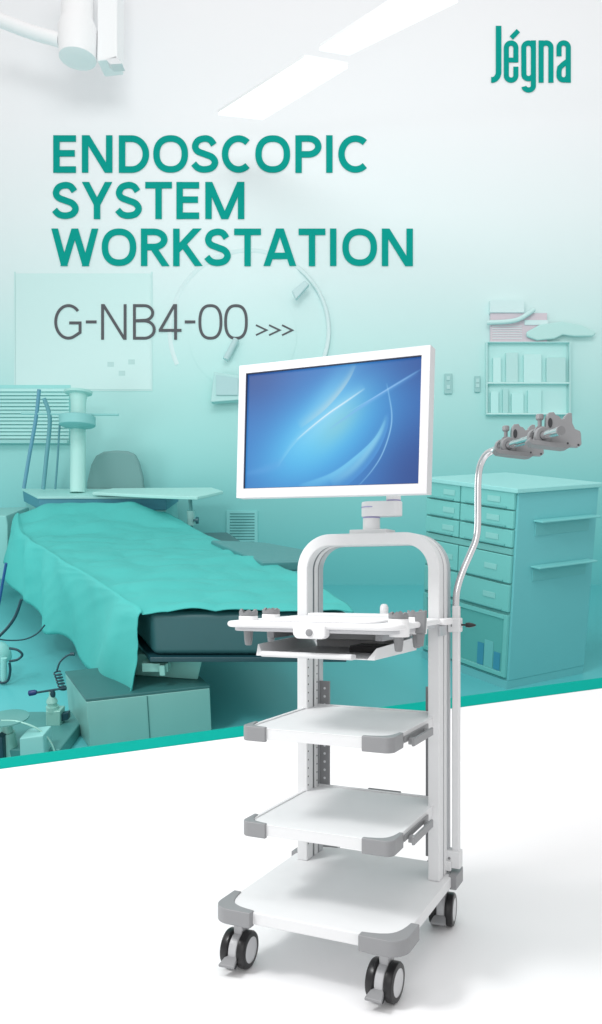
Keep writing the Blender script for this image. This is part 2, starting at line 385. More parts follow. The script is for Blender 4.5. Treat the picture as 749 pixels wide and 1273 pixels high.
# casters
def caster(x, y, rz):
    T = Matrix.Translation((x, y, 0)) @ Matrix.Rotation(rz, 4, 'Z')
    tf = lambda a, b_, c: T @ Vector((a, b_, c))
    e = bpy.data.objects.new('caster', None); COL.objects.link(e); e['_o'] = (x, y, 0.0); e.parent = cart; e.location = Vector((x, y, 0))-org; e.empty_display_size = .03
    MB(tf).box(-.026, .026, -.012, .036, .122, .143).lathe((0, .012, .108), (0, 0, 1), [(0, .014), (.03, .014)], 20).build('mount', ALU, e, bevel=.002)
    h = MB(tf); hp = [(-.004+.041*math.cos(math.radians(a)), .050+.043*math.sin(math.radians(a))) for a in range(-150, 211, 12)][:-1]
    h.sheet([(-.0125, a, c) for a, c in hp], (.025, 0, 0)); h.box(-.013, .013, -.01, .032, .088, .114)
    h.build('fork', mat('caster fork light grey', (186, 187, 189), .38), e, bevel=.003)
    for s in (-1, 1):
        t = MB(tf); t.lathe((s*.0135, 0, .05), (s, 0, 0), [(0, .034), (0, .046), (.003, .0495), (.0175, .0495), (.022, .0465), (.0235, .041), (.0235, .034)], 48, caps=False)
        t.build('tyre', BLACK, e, smooth=40)
        MB(tf).lathe((s*.0115, 0, .05), (s, 0, 0), [(0, .0405), (.0225, .0405), (.0245, .039), (.0250, .030), (.0252, .001)], 40).build('disc', DISC, e, smooth=40)
    p = MB(tf); p.hexa([(-.026, -.073, .026), (.022, -.073, .026), (.016, -.045, .031), (-.018, -.045, .031), (-.026, -.073, .034), (.022, -.073, .034), (.016, -.043, .047), (-.018, -.043, .047)])
    p.build('brake_pedal', GREY, e, bevel=.003)
    MB(tf).hexa([(-.006, -.05, .016), (.016, -.052, .016), (.016, -.038, .02), (-.006, -.036, .02), (-.006, -.05, .032), (.016, -.052, .032), (.016, -.038, .04), (-.006, -.036, .04)]).build('brake_lever', DARK, e, bevel=.002)
for x, y, rz in ((-.230, .050, .06), (.197, .050, -.04), (.208, .530, .10), (-.225, .530, .05)): caster(x, y, rz)

# arch frame: two hoops with a groove between them
def hoop_path(xc, ztop, R, z0, n=14):
    p = [(-xc, z0), (-xc, ztop-R)]
    for i in range(1, n+1): t = math.radians(180-90*i/n); p.append((-xc+R+R*math.cos(t), ztop-R+R*math.sin(t)))
    for i in range(0, n+1): t = math.radians(90-90*i/n); p.append((xc-R+R*math.cos(t), ztop-R+R*math.sin(t)))
    p.append((xc, z0)); return p
def hoop(m, xo, wd, ztop, R, z0, y0, y1):
    A = hoop_path(xo, ztop, R, z0); B = hoop_path(xo-wd, ztop-wd, R-wd, z0); ids = []
    for (ax, az), (bx, bz) in zip(A, B): ids.append([m.P((ax, y0, az)), m.P((bx, y0, bz)), m.P((bx, y1, bz)), m.P((ax, y1, az))])
    for P_, Q_ in zip(ids, ids[1:]):
        for q in range(4): m.F([P_[q], P_[(q+1) % 4], Q_[(q+1) % 4], Q_[q]])
    m.F(ids[0][::-1]); m.F(ids[-1]); return m
ZT = 1.206; RO = .112
MBf = MB(); hoop(MBf, .2335, .0355, ZT, RO, .1765, .4065, .450); fr = MBf.build('arch_frame', WHITE, cart, bevel=.0035, seg=3, smooth=30)
m = MB(); hoop(m, .2300, .030, ZT-.0035, RO-.0035, .1765, .4505, .462); m.build('arch_groove', RAIL, fr, smooth=30)
m = MB(); hoop(m, .2335, .0355, ZT, RO, .1765, .4625, .488); m.build('arch_rib', WHITE, fr, bevel=.003, seg=2, smooth=30)
m = MB(); hoop(m, .2300, .030, ZT-.0035, RO-.0035, .1765, .4885, .495); m.build('arch_groove', RAIL, fr, smooth=30)
m = MB(); hoop(m, .2335, .0355, ZT, RO, .1765, .4955, .528); m.build('arch_rear_hoop', ALU, fr, bevel=.0035, seg=3, smooth=30)
# perforated rails on the inner faces
for s in (-1, 1):
    m = MB(); x0 = s*.163; x1 = s*.1975
    m.box(min(x0, x1), max(x0, x1), .497, .505, .215, .735); m.mi = 1
    z = .235
    while z < .72:
        m.lathe((s*.179, .4965, z), (0, -1, 0), [(0, .0042), (.0006, .0042)], 10); z += .0265
    m.build('perforated_rail', [DGREY, mat('pale hole disc', (205, 207, 210), .6)], cart, bevel=0)  # rail holes are drawn as pale discs
    m = MB(); m.mi = 0; z = .23
    while z < .92:
        for yy in (.4145, .478): m.lathe((s*.1982, yy, z), (-s, 0, 0), [(0, .0026), (.0007, .0026)], 8)
        z += .0265
    hr = m.build('hole_row', DARK, cart); hr['kind'] = 'stuff'
# shelves
def shelf(zt):
    p = MB(); rr_ = rrect(-.2139, .2139, .047, .500, .017, 6); p.prism(rr_[:7]+[(.2139, .500), (-.2139, .500)]+rr_[21:], zt-.031, zt-.004)
    for a in ((-.187, .187, .047, .058), (-.2139, .2139, .489, .500), (-.2139, -.2035, .074, .4888), (.2035, .2139, .074, .4888)): p.box(*a, zt-.0042, zt)
    o = p.build('shelf', WHITE, cart, bevel=.0012)
    corner_cap(-.2139, .047, 1, 1, zt-.037, zt+.0035, .070, .007, .024, .007, .020, o)
    corner_cap(.2139, .047, -1, 1, zt-.037, zt+.0035, .078, .007, .024, .007, .020, o)
    for s in (-1, 1):
        h = MB(); X = lambda a: (min(s*a[0], s*a[1]), max(s*a[0], s*a[1]))
        h.box(*X((.2145, .2185)), .140, .350, zt-.027, zt-.010)
        h.box(*X((.2186, .232)), .165, .183, zt-.036, zt-.018); h.box(*X((.2186, .232)), .300, .318, zt-.036, zt-.018)
        h.box(*X((.232, .2395)), .155, .328, zt-.038, zt-.016)
        h.build('side_handle', GREY, o, bevel=.003)
    return o
shelf(.6605); shelf(.400)
MB().box(-.030, .080, .5003, .509, .386, .4022).build('rear_clip', DGREY, cart, bevel=.002)

# top tray
TZ = .951
tr = MB().prism(rrect(-.252, .252, -.012, .398, .05), TZ-.016, TZ).build('tray', WHITEP, cart, bevel=.008, seg=4, smooth=50)
MB().prism(rrect(-.236, .238, .004, .395, .045), TZ-.026, TZ-.0163).build('tray_flange', mat('tray under flange', (196, 197, 200), .4), tr, bevel=.002)
# raised centre panel with rounded corners
MB().prism(rrect(-.150, .180, .022, .385, .035), TZ+.0002, TZ+.006).build('tray_centre', WHITEP, tr, bevel=.005, seg=4, smooth=50)
MB().prism(rrect(-.170, .190, .345, .3975, .012), TZ+.0005, TZ+.011).build('tray_rear_ridge', WHITEP, tr, bevel=.005, seg=3, smooth=50)
m = MB()                                        # arms that clasp the frame
m.prism([(-.2345, .385), (-.252, .385), (-.262, .40), (-.262, .455), (-.2345, .455)], TZ-.020, TZ-.001)
m.build('tray_arm', WHITEP, tr, bevel=.005, seg=3)
m = MB(); m.prism([(.2345, .385), (.252, .385), (.262, .40), (.262, .455), (.2345, .455)], TZ-.020, TZ-.001)
m.build('tray_arm', WHITEP, tr, bevel=.005, seg=3)
for a, b_ in ((.236, .2435), (-.2435, -.236)): MB().box(a, b_, .38, .45, TZ-.052, TZ-.022).build('tray_bracket', ALU, tr, bevel=.002)
m = MB().sheet([(-.030, -.020, TZ-.006), (.062, -.020, TZ-.006), (.062, -.020, TZ-.033), (.054, -.020, TZ-.040), (-.020, -.020, TZ-.040), (-.030, -.020, TZ-.030)], (0, .03, 0))
hb = m.build('front_block', WHITEP, tr, bevel=.004, seg=3)
MB().lathe((.018, -.0205, TZ-.024), (0, -1, 0), [(0, .0092), (.0025, .0092), (.003, .008)], 24).build('button', GREY, hb)
MB().lathe((.052, .43, TZ), (0, 0, 1), [(-.01, .013), (.028, .013), (.036, .010), (.039, .004)], 20).build('rear_peg', WHITEP, tr, smooth=50)
# hanging cups along the tray's sides
def cup(x, y, tall, ph):
    R = .0255
    c = MB().lathe((x, y, TZ-.012), (0, 0, 1), [(0, R+.001), (.022, R+.001), (.024, R-.001)], 32)
    if tall: c.lathe((x+.002, y, TZ-.034), (0, 0, 1), [(0, R+.000), (.03, R+.0015)], 32)
    c = c.build('cup_holder', WHITEP, tr, bevel=0, smooth=50)
    g = MB(); n = 48; z0 = TZ+.0125; lo = []; li = []; to = []; ti = []
    for i in range(n):
        a = 2*math.pi*i/n; hh = .0075+.0065*(0.5+0.5*math.cos(6*a+ph))**1.6+.0045*(0.5+0.5*math.cos(2*a+ph))
        ca, sa = math.cos(a), math.sin(a)
        lo.append(g.P((x+R*1.0*ca, y+R*1.0*sa, z0))); li.append(g.P((x+(R-.009)*ca, y+(R-.009)*sa, z0)))
        to.append(g.P((x+R*1.02*ca, y+R*1.02*sa, z0+hh))); ti.append(g.P((x+(R-.006)*ca, y+(R-.006)*sa, z0+hh)))
    for i in range(n):
        j = (i+1) % n; g.F([lo[i], lo[j], to[j], to[i]]); g.F([to[i], to[j], ti[j], ti[i]]); g.F([ti[i], ti[j], li[j], li[i]])
    g.F(li[::-1]); g.F([lo[i] for i in range(n)])
    g.build('cup_crown', DGREY, c, smooth=45)
    s_ = MB().lathe((x, y, TZ-.034 if not tall else TZ-.036), (0, 0, -1), [(-.012, .0135), (0, .0130), (.020, .0115), (.034, .0095), (.036, .007)], 20); s_.build('cup_stem', DGREY, c, smooth=45)
cup(-.218, .078, False, 0.4); cup(-.222, .215, False, 1.6); cup(.226, .070, True, 2.3)
cup(.232, .200, True, 4.0)
m = MB().hexa([(.236, .172, TZ-.032), (.262, .172, TZ-.032), (.262, .186, TZ-.032), (.236, .186, TZ-.032), (.236, .168, TZ+.026), (.266, .168, TZ+.030), (.266, .186, TZ+.030), (.236, .186, TZ+.022)])
m.hexa([(.242, .176, TZ-.066), (.256, .176, TZ-.066), (.256, .184, TZ-.066), (.242, .184, TZ-.066), (.238, .172, TZ-.032), (.260, .172, TZ-.032), (.260, .186, TZ-.032), (.238, .186, TZ-.032)])
m.build('cable_hook', DGREY, tr, bevel=.002)

# pull-out drawer under the tray
DZ = .857
m = MB()
m.box(-.150, .150, .040, .380, DZ, DZ+.003)
m.hexa([(-.172, .04, DZ), (-.150, .04, DZ), (-.150, .38, DZ), (-.172, .38, DZ), (-.175, .055, DZ+.030), (-.172, .055, DZ+.030), (-.172, .38, DZ+.040), (-.175, .38, DZ+.040)])
m.hexa([(.150, .04, DZ), (.172, .04, DZ), (.172, .38, DZ), (.150, .38, DZ), (.172, .055, DZ+.030), (.175, .055, DZ+.030), (.175, .38, DZ+.040), (.172, .38, DZ+.040)])
m.box(-.150, .150, .377, .38, DZ, DZ+.04)
dr = m.build('drawer', mat('drawer grey steel', (228, 229, 230), .42, var=.03), cart, bevel=.001)
m = MB(); ft = [( .012, .001), (.006, .005), (.006, .012), (.014, .016), (.040, .013), (.043, .003), (.040, .0)]
m.sheet([(-.140, a, DZ+b_) for a, b_ in ft], (.262, 0, 0)); m.build('drawer_lip', WHITE, dr, bevel=.002, seg=3)
m = MB().box(-.130, .160, .30, .376, DZ+.030, DZ+.062); m.build('drawer_runner', ALU, dr, bevel=.002)
m = MB().box(.035, .147, .20, .29, DZ+.0035, DZ+.022); m.build('drawer_slot', BLACK, dr, bevel=.001)
for a, b_ in ((-.172, -.150), (.150, .172)): MB().box(a, b_, .10, .395, DZ+.044, TZ-.032).build('drawer_track', mat('track grey', (165, 166, 169), .45), dr, bevel=.002)
m = MB().lathe((.012, .3765, DZ+.05), (0, -1, 0), [(0, .003), (.001, .003)], 10); m.build('screw', BLACK, dr)

# side pole and chrome hanger
px, py = .256, .506
MB().box(px-.010, px+.012, py-.011, py+.011, .235, .985).build('side_post', WHITE, cart, bevel=.004)
MB().box(px-.026, px-.020, py-.006, py+.010, .235, .93).build('side_rod', ALU, cart, bevel=.002)
m = MB().box(.2345, px+.017, py-.020, py+.016, .905, .948); bk = m.build('pole_bracket', WHITE, cart, bevel=.004, seg=3)
MB().box(.246, .249, py-.0212, py-.0198, .922, .934).build('bolt', DGREY, bk)
m = MB().lathe((px+.017, py, .927), (1, 0, 0), [(0, .003), (.012, .003), (.014, .007), (.024, .008), (.034, .006), (.044, .0025)], 12); m.build('thumb_screw', BLACK, bk)
m = MB().box(px-.034, px+.017, py-.018, py+.016, .192, .245).box(px-.030, px-.008, py-.03, py-.0182, .186, .215)
fk = m.build('foot_bracket', WHITE, cart, bevel=.003)
MB().lathe((px-.016, py-.0184, .222), (0, -1, 0), [(0, .004), (.0012, .004)], 12).build('bolt', DGREY, fk)
PD = 2.36
pp = [(567.3, 778, PD), (567.4, 745, PD), (570, 727, PD), (576, 709, PD), (585, 688, PD), (591.5, 672, PD), (594, 655, PD), (594.3, 625, PD), (594.6, 598, PD), (597, 580, 2.355), (604, 566, 2.345), (615, 559.5, 2.32), (628, 555, 2.26)]
pts = [K(*q) for q in pp]
MB().tube(pts, .0108, 18, 5).build('chrome_pole', CHROME, cart, smooth=60)
ba, bb = K(622, 556.8, 2.30), K(697, 535.5, 1.96)
br = MB().cyl(ba, bb, .0115, n=24); br = br.build('hanger_bar', CHROME, cart, smooth=60)
MB().cyl(bb, bb+(bb-ba).normalized()*.004, .0125, .0118).build('end_cap', DGREY, br)

# scope holders on the bar
def holder(label):
    D = 2.05; S = D/FPX
    bd = (bb-ba).normalized(); c0 = K(671.7, 542.3, D)
    # the bar's centre nearest the ring
    t = (c0-ba).dot(bd); c0 = ba+bd*t
    h = thing('scope_holder', c0, label, 'clamp', 'grey scope clamps on the chrome bar')
    def W(x, y, back): return c0+RT*((x-392)/6.24*S)+UP*(-(y-222)/6.24*S)+FW*back
    pl = [(330, 255), (345, 205), (385, 172), (430, 158), (428, 110), (432, 68), (446, 36), (488, 32), (500, 55), (525, 62), (545, 88), (566, 82), (582, 52), (602, 38), (627, 40), (631, 120), (652, 165), (690, 180), (698, 200), (703, 285), (684, 303), (600, 300), (520, 296), (430, 292)]
    MB().sheet([W(a, b_, .004) for a, b_ in pl], FW*.024).build('cradle', GREY, h, bevel=.0022, seg=3)
    MB().sheet([W(a, b_, .0028) for a, b_ in [(440+17+17*math.cos(t_), 118+38*math.sin(t_)) for t_ in [2*math.pi*i/20 for i in range(20)]]], FW*.0014).build('slot', DARK, h)
    MB().sheet([W(a, b_, -.020) for a, b_ in [(285, 240), (300, 262), (400, 272), (590, 296), (602, 305), (590, 322), (555, 327), (400, 310), (300, 296), (272, 268)]], FW*.050).build('base_block', DGREY, h, bevel=.002, seg=2)
    for off, rr in ((-.038, .0235), (.002, .0235)):
        q = c0+bd*off
        MB().lathe(q-bd*.006, bd, [(0, .0125), (0, rr-.002), (.002, rr), (.011, rr), (.013, rr-.002), (.013, .0125)], 32, caps=False).build('clamp_ring', GREY, h, smooth=40)
    q = c0+bd*(-.014)
    MB().cyl(q+UP*.020, q+UP*.046, .0055, n=16).build('screw_stem', DGREY, h)
    MB().lathe(q+UP*.044, (0, 0, 1), [(0, .008), (.003, .0105), (.013, .0105), (.015, .009)], 12).build('knob', GREY, h, smooth=30)
    MB().hexa([tuple(q+RT*a+FW*b_+UP*c_) for c_, ww in ((.010, .018), (.026, .010)) for a, b_ in ((-ww, -.010), (ww, -.010), (ww, .010), (-ww, .010))]).build('boss', DGREY, h, bevel=.002)
    for a in (572, 676):
        p = W(a, 290, .0035 if a > 600 else -.0205); MB().lathe(p, -FW, [(0, .0028), (.001, .0028)], 10).build('bolt', DARK, h)
    return h, bd
h1, bd = holder('grey scope clamp at the free end of the chrome bar')
dd = (K(633, 554.8, 2.25)-K(671.7, 542.3, 2.05)); dd = bd*(-dd.length)
copy_thing(h1, dd, 'grey scope clamp nearer the bend of the chrome pole')

# monitor arm
ar = MB().box(-.062, .062, .425, .505, ZT-.001, ZT+.013).build('arm_base', WHITE, cart, bevel=.003)
c1 = Vector((-.002, .462, 0))
m = MB().lathe(c1+Vector((0, 0, ZT+.013)), (0, 0, 1), [(0, .027), (.036, .0265)], 32); m.build('arm_post', WHITEP, ar, smooth=50)
MB().lathe(c1+Vector((0, 0, ZT+.0495)), (0, 0, 1), [(0, .0272), (.0035, .0272)], 32).build('arm_ring', LILAC, ar, smooth=50)
e2 = K(489.5, 630, 2.40); e2 = Vector((e2.x, e2.y, 0)); dv = (e2-c1).normalized(); nv = Vector((-dv.y, dv.x, 0)); pl = []
for i in range(13): t = math.radians(90+180*i/12); q = c1+dv*(.031*math.cos(t))+nv*(.031*math.sin(t)); pl.append((q.x, q.y))
for i in range(13): t = math.radians(-90+180*i/12); q = e2+dv*(.027*math.cos(t))+nv*(.027*math.sin(t)); pl.append((q.x, q.y))
MB().prism(pl, ZT+.0535, ZT+.100).build('arm_link', WHITEP, ar, bevel=.004, seg=3, smooth=50)
m = MB(); pts = [(c1+dv*(.0316*math.cos(math.radians(a)))+nv*(.0316*math.sin(math.radians(a)))+Vector((0, 0, ZT+.083))) for a in range(95, 300, 12)]
m.tube(pts, .0014, 6, 1).build('arm_seam', LILAC, ar)
MB().lathe(e2+Vector((0, 0, ZT+.1005)), (0, 0, 1), [(0, .0232), (.003, .0232)], 32).build('arm_ring', LILAC, ar, smooth=50)
MB().lathe(e2+Vector((0, 0, ZT+.104)), (0, 0, 1), [(0, .0225), (.16, .0225)], 32).build('arm_riser', WHITEP, ar, smooth=50)

# monitor
sc_m = 1.045; dl, drr = 2.179*sc_m, 1.937*sc_m
TL, BL, TR, BR = K(296, 455, dl), K(296, 619, dl), K(533, 429, drr), K(533, 613.3, drr)
cen = (TL+BL+TR+BR)/4; ex = ((TR-TL)+(BR-BL)).normalized(); ez = ((TL-BL)+(TR-BR)); ez = (ez-ex*ez.dot(ex)).normalized(); ey = ez.cross(ex)   # ey points away from the viewer
MW = (((TR-TL)+(BR-BL))/2).length; MH = (((TL-BL)+(TR-BR))/2).length
mo = thing('monitor', cen-ez*MH/2+ey*.02, 'white framed flat monitor showing a blue abstract swirl, above the trolley', 'monitor')
tf = lambda a, b_, c: cen+ex*a+ey*b_+ez*c
hw, hh = MW/2, MH/2; fb = .021
sw0, sw1, sh0, sh1 = -hw+.0225, hw-.0235, -hh+.0265, hh-.0235
m = MB(tf)
m.box(-hw, hw, 0, .0395, sh1, hh); m.box(-hw, hw, 0, .0395, -hh, sh0); m.box(-hw, sw0, 0, .0395, sh0, sh1); m.box(sw1, hw, 0, .0395, sh0, sh1)
m.box(sw0, sw1, .012, .0395, sh0, sh1)
bmv = m.build('casing', mat('monitor white plastic', (222, 221, 223), .4), mo, smooth=30)
m = MB(tf)
for a in ((sw0, sw1, sh1-.0025, sh1), (sw0, sw1, sh0, sh0+.0015), (sw0, sw0+.0015, sh0, sh1), (sw1-.0015, sw1, sh0, sh1)): m.box(a[0], a[1], .003, .0115, a[2], a[3])
m.build('gasket', mat('dark gasket', (60, 66, 84), .5), mo)
NU, NV = 420, 280
m = MB(tf); m.grid(lambda a, b_: (sw0+.0016+(sw1-sw0-.0032)*a, .009, sh0+.0016+(sh1-sh0-.0042)*b_), NU, NV)
so = m.build('screen', None or mat('tmp', (0, 0, 0)), mo, fixn=False)
def smooth(a, b_, x):
    t = min(1, max(0, (x-a)/(b_-a))); return t*t*(3-2*t)
import numpy as np
U_, V_ = np.meshgrid(np.linspace(0, 1, NU+1), np.linspace(0, 1, NV+1))
asp = 1.53; SX = U_*asp; SY = V_
def gs(cx, cy, rx, ry, rot=0):
    dx, dy = SX-cx*asp, SY-cy; c_, s_ = math.cos(rot), math.sin(rot)
    return np.exp(-(((dx*c_+dy*s_)/rx)**2+((-dx*s_+dy*c_)/ry)**2))
kk_ = np.clip((1.05-(U_*.5+V_*.45))/.85, 0, 1); kk_ = kk_*kk_*(3-2*kk_)
IMG = np.stack([26+22*kk_, 100+22*kk_, 180+16*kk_], -1)
dk = gs(.0, 1.0, .42, .32)*.85+gs(1.0, .95, .50, .24)*.7+gs(1.0, .05, .40, .5)*.95+gs(.0, 0, .7, .12)*.2
IMG = IMG-dk[..., None]*np.array([18, 46, 48])
def add(amt, c):
    global IMG
    IMG = IMG+(np.array(c, float)-IMG)*np.clip(amt, 0, 1)[..., None]
add(.97*gs(.48, .44, .68, .38, .6), (64, 176, 236)); add(.75*gs(.42, .40, .42, .24, .55), (92, 204, 248)); add(.6*gs(.50, .58, .30, .09, .68), (160, 226, 246))
add(.50*gs(.56, .50, .26, .11, .75), (150, 205, 205)); add(.62*gs(.48, .72, .36, .11, .9), (116, 200, 240))
def line(pts, w0, w1, amt, c, side=0):
    P_ = [(p.x, p.y) for p in spline([Vector((a*asp, b_, 0)) for a, b_ in pts], 8)]
    best = np.full(SX.shape, 9.0); bt = np.zeros(SX.shape); bs = np.zeros(SX.shape); n = len(P_)-1
    for i in range(n):
        (ax_, ay_), (bx, by) = P_[i], P_[i+1]; L2 = (bx-ax_)**2+(by-ay_)**2
        t = np.clip(((SX-ax_)*(bx-ax_)+(SY-ay_)*(by-ay_))/L2, 0, 1); d = np.hypot(SX-ax_-(bx-ax_)*t, SY-ay_-(by-ay_)*t); q = d < best
        best = np.where(q, d, best); bt = np.where(q, (i+t)/n, bt); bs = np.where(q, (bx-ax_)*(SY-ay_)-(by-ay_)*(SX-ax_), bs)
    wd = w0+(w1-w0)*bt
    if side: wd = np.where(bs*side < 0, wd*.16, wd)
    add(amt*np.clip(np.sin(np.pi*np.clip(bt, 0, 1)), 0, 1)**.6*np.exp(-(best/wd)**2), c)
line([(.20, .17), (.30, .37), (.42, .51), (.55, .64), (.70, .80)], .02, .045, .55, (150, 215, 245), 1)
line([(.31, .40), (.40, .505), (.50, .61), (.60, .70), (.70, .79)], .005, .008, .95, (228, 244, 252))
line([(.33, .50), (.46, .63), (.55, .76), (.61, .88), (.645, .99)], .055, .03, .62, (188, 214, 222), 1)
line([(.50, .48), (.66, .63), (.82, .77), (.98, .895)], .014, .026, .68, (120, 180, 238), -1)
line([(.60, .60), (.75, .71), (.88, .81), (1.0, .905)], .004, .007, .6, (160, 205, 245))
line([(.33, .01), (.52, .10), (.66, .24), (.76, .38), (.81, .52)], .075, .014, .85, (116, 204, 242), -1)
line([(.52, .02), (.63, .12), (.72, .26), (.79, .42), (.82, .56)], .05, .012, .6, (150, 215, 240))
line([(.66, -.03), (.74, .10), (.80, .24), (.84, .42), (.848, .56), (.83, .72), (.815, .82)], .0055, .0055, .8, (165, 215, 248))
line([(.58, -.03), (.70, .12), (.78, .28), (.825, .45), (.83, .58)], .04, .014, .5, (84, 165, 232), 1)
line([(.0, .13), (.12, .16), (.25, .22)], .02, .05, .4, (96, 168, 228))
me = so.data; ca = me.color_attributes.new('picture', 'FLOAT_COLOR', 'POINT')
IMG = np.clip(IMG, 0, 255)/255; IMG = np.where(IMG <= .04045, IMG/12.92, ((IMG+.055)/1.055)**2.4)
flatc = np.concatenate([IMG, np.ones(IMG.shape[:2]+(1,))], -1).reshape(-1).astype(np.float32); ca.data.foreach_set('color', flatc)
sm_ = bpy.data.materials.new('lit monitor picture'); sm_.use_nodes = True; nt = sm_.node_tree; b = nt.nodes['Principled BSDF']; at = nt.nodes.new('ShaderNodeVertexColor'); at.layer_name = 'picture'
b.inputs['Base Color'].default_value = (.01, .01, .012, 1); b.inputs['Roughness'].default_value = .35
nt.links.new(at.outputs[0], b.inputs['Emission Color']); b.inputs['Emission Strength'].default_value = .95
me.materials.clear(); me.materials.append(sm_)
bpy.data.materials.remove(MATS.pop('tmp'))
MB(tf).box(-.11, .17, .0397, .060, -hh+.04, hh-.06).build('back_shell', mat('monitor white plastic', (0, 0, 0)), mo, bevel=.008, seg=3)
q = e2+Vector((0, 0, ZT+.20)); loc = ((q-cen).dot(ex), (q-cen).dot(ey), (q-cen).dot(ez))
MB(tf).box(loc[0]-.03, loc[0]+.03, .0602, max(.08, loc[1]-.018), loc[2]-.03, loc[2]+.03).build('mount_plate', mat('monitor white plastic', (0, 0, 0)), mo, bevel=.003)

# ================================================================== ROOM
def RB(poly_xy, z0, z1, T=RM):
    return MB(T).prism(poly_xy, z0, z1)
def metal_(name, c, r=.4): return mat(name, c, r, 0.15, var=.06, vscale=6, stretch=(1, 1, .2))
# ---- operating table: pedestal, column, pad
A_, B_ = (-1.31, 3.75), (-.70, 3.94)
C_, D_ = (B_[0]-.24, B_[1]+.42), (A_[0]-.25, A_[1]+.41)
ot = thing('operating_table', RM(-1.1, 4.1, FLOOR), 'operating table with thick dark pad on a brushed steel pedestal', 'operating table')
ped = RB([A_, B_, C_, D_], FLOOR, -1.585).build('pedestal', metal_('pedestal steel teal', (128, 186, 180)), ot, bevel=.006)
s1 = Vector((A_[0]+(B_[0]-A_[0])*.48, A_[1]+(B_[1]-A_[1])*.48))
MB(RM).box(s1.x-.002, s1.x+.002, s1.y-.004, s1.y-.001, FLOOR, -1.59, rz=.3, c=(s1.x, s1.y)).build('panel_seam', mat('seam teal', (50, 110, 108)), ped)
RB([(A_[0]-.002, A_[1]), B_, C_, D_], -1.5845, -1.57).build('pedestal_top', mat('pedestal top dark', (52, 108, 108), .4), ot, bevel=.003)
MB(RM).hexa([(-1.20, 4.10, -1.57), (-.78, 4.02, -1.57), (-.85, 4.38, -1.57), (-1.35, 4.40, -1.57), (-1.10, 4.02, -1.42), (-.74, 4.00, -1.42), (-.80, 4.42, -1.42), (-1.18, 4.40, -1.42)]).build('column', metal_('column steel teal', (140, 208, 200)), ot, bevel=.008)
MB(RM).box(-1.06, -.92, 3.93, 4.0, -1.49, -1.44).box(-.96, -.93, 3.90, 3.93, -1.50, -1.44).build('side_rail', metal_('rail steel teal', (140, 200, 192), .3), ot, bevel=.004)
pad = [(-.985, 3.90), (.06, 3.90), (-.9, 6.25), (-2.15, 6.15)]
padm = mat('dark teal vinyl pad', (42, 92, 96), .45, var=.08, vscale=5, bump=.1, bscale=60)
RB(pad, -1.385, -1.150).build('pad', padm, ot, bevel=.035, seg=4)
RB([(-1.0, 3.88), (.04, 3.88), (-.92, 6.2), (-2.12, 6.1)], -1.415, -1.388).build('table_frame', mat('table frame dark', (30, 72, 80), .3), ot, bevel=.005)
MB(RM).box(-2.5, -1.42, 3.62, 4.10, FLOOR, FLOOR+.07).build('foot_plate', metal_('foot steel teal', (80, 146, 144)), ot, bevel=.008)
# arm board
p1, p2 = RZ(262, 671, -1.09), RZ(372, 684, -1.09)
p3, p4 = RZ(372, 697, -1.09), RZ(326, 698, -1.09)
MB(RM).sheet([(p1[0], p1[1], -1.09), (RZ(330, 674, -1.09)[0], RZ(330, 674, -1.09)[1], -1.09), (p2[0]+.1, p2[1]-.02, -1.09), (p3[0]+.06, p3[1], -1.09), (p4[0], p4[1], -1.09)], (0, 0, -.07)).build('arm_board', mat('arm board vinyl', (72, 138, 140), .4, var=.05), ot, bevel=.015, seg=3)
# ---- drape
ridge = [(176, 757), (143, 736), (107, 713), (80, 697), (58, 684), (40, 672), (28, 662), (24, 652)]
redge = [(440, 757), (402, 733), (372, 715), (335, 699), (300, 684), (268, 670), (236, 656), (205, 646)]
hemv = [(158, 874), (128, 850), (104, 828), (78, 792), (56, 782), (36, 746), (14, 730), (9, 700)]
ZD = -1.122
def lerp_list(Ls, t):
    x = t*(len(Ls)-1); i = min(int(x), len(Ls)-2); f = x-i
    p0, p1, p2, p3 = Ls[max(i-1, 0)], Ls[i], Ls[i+1], Ls[min(i+2, len(Ls)-1)]
    return tuple(0.5*((2*b_)+(c-a)*f+(2*a-5*b_+4*c-d)*f*f+(3*b_-a-3*c+d)*f**3) for a, b_, c, d in zip(p0, p1, p2, p3))
R3 = [RZ(u, v, ZD) for u, v in ridge]; Q3 = [RZ(u, v, ZD) for u, v in redge]
H3 = []
for (u, v), r in zip(hemv, R3):
    d = rdir(u, v); y = r[1]-.02; s_ = y/d[1]; H3.append((d[0]*s_, y, d[2]*s_))
from mathutils import noise as mn
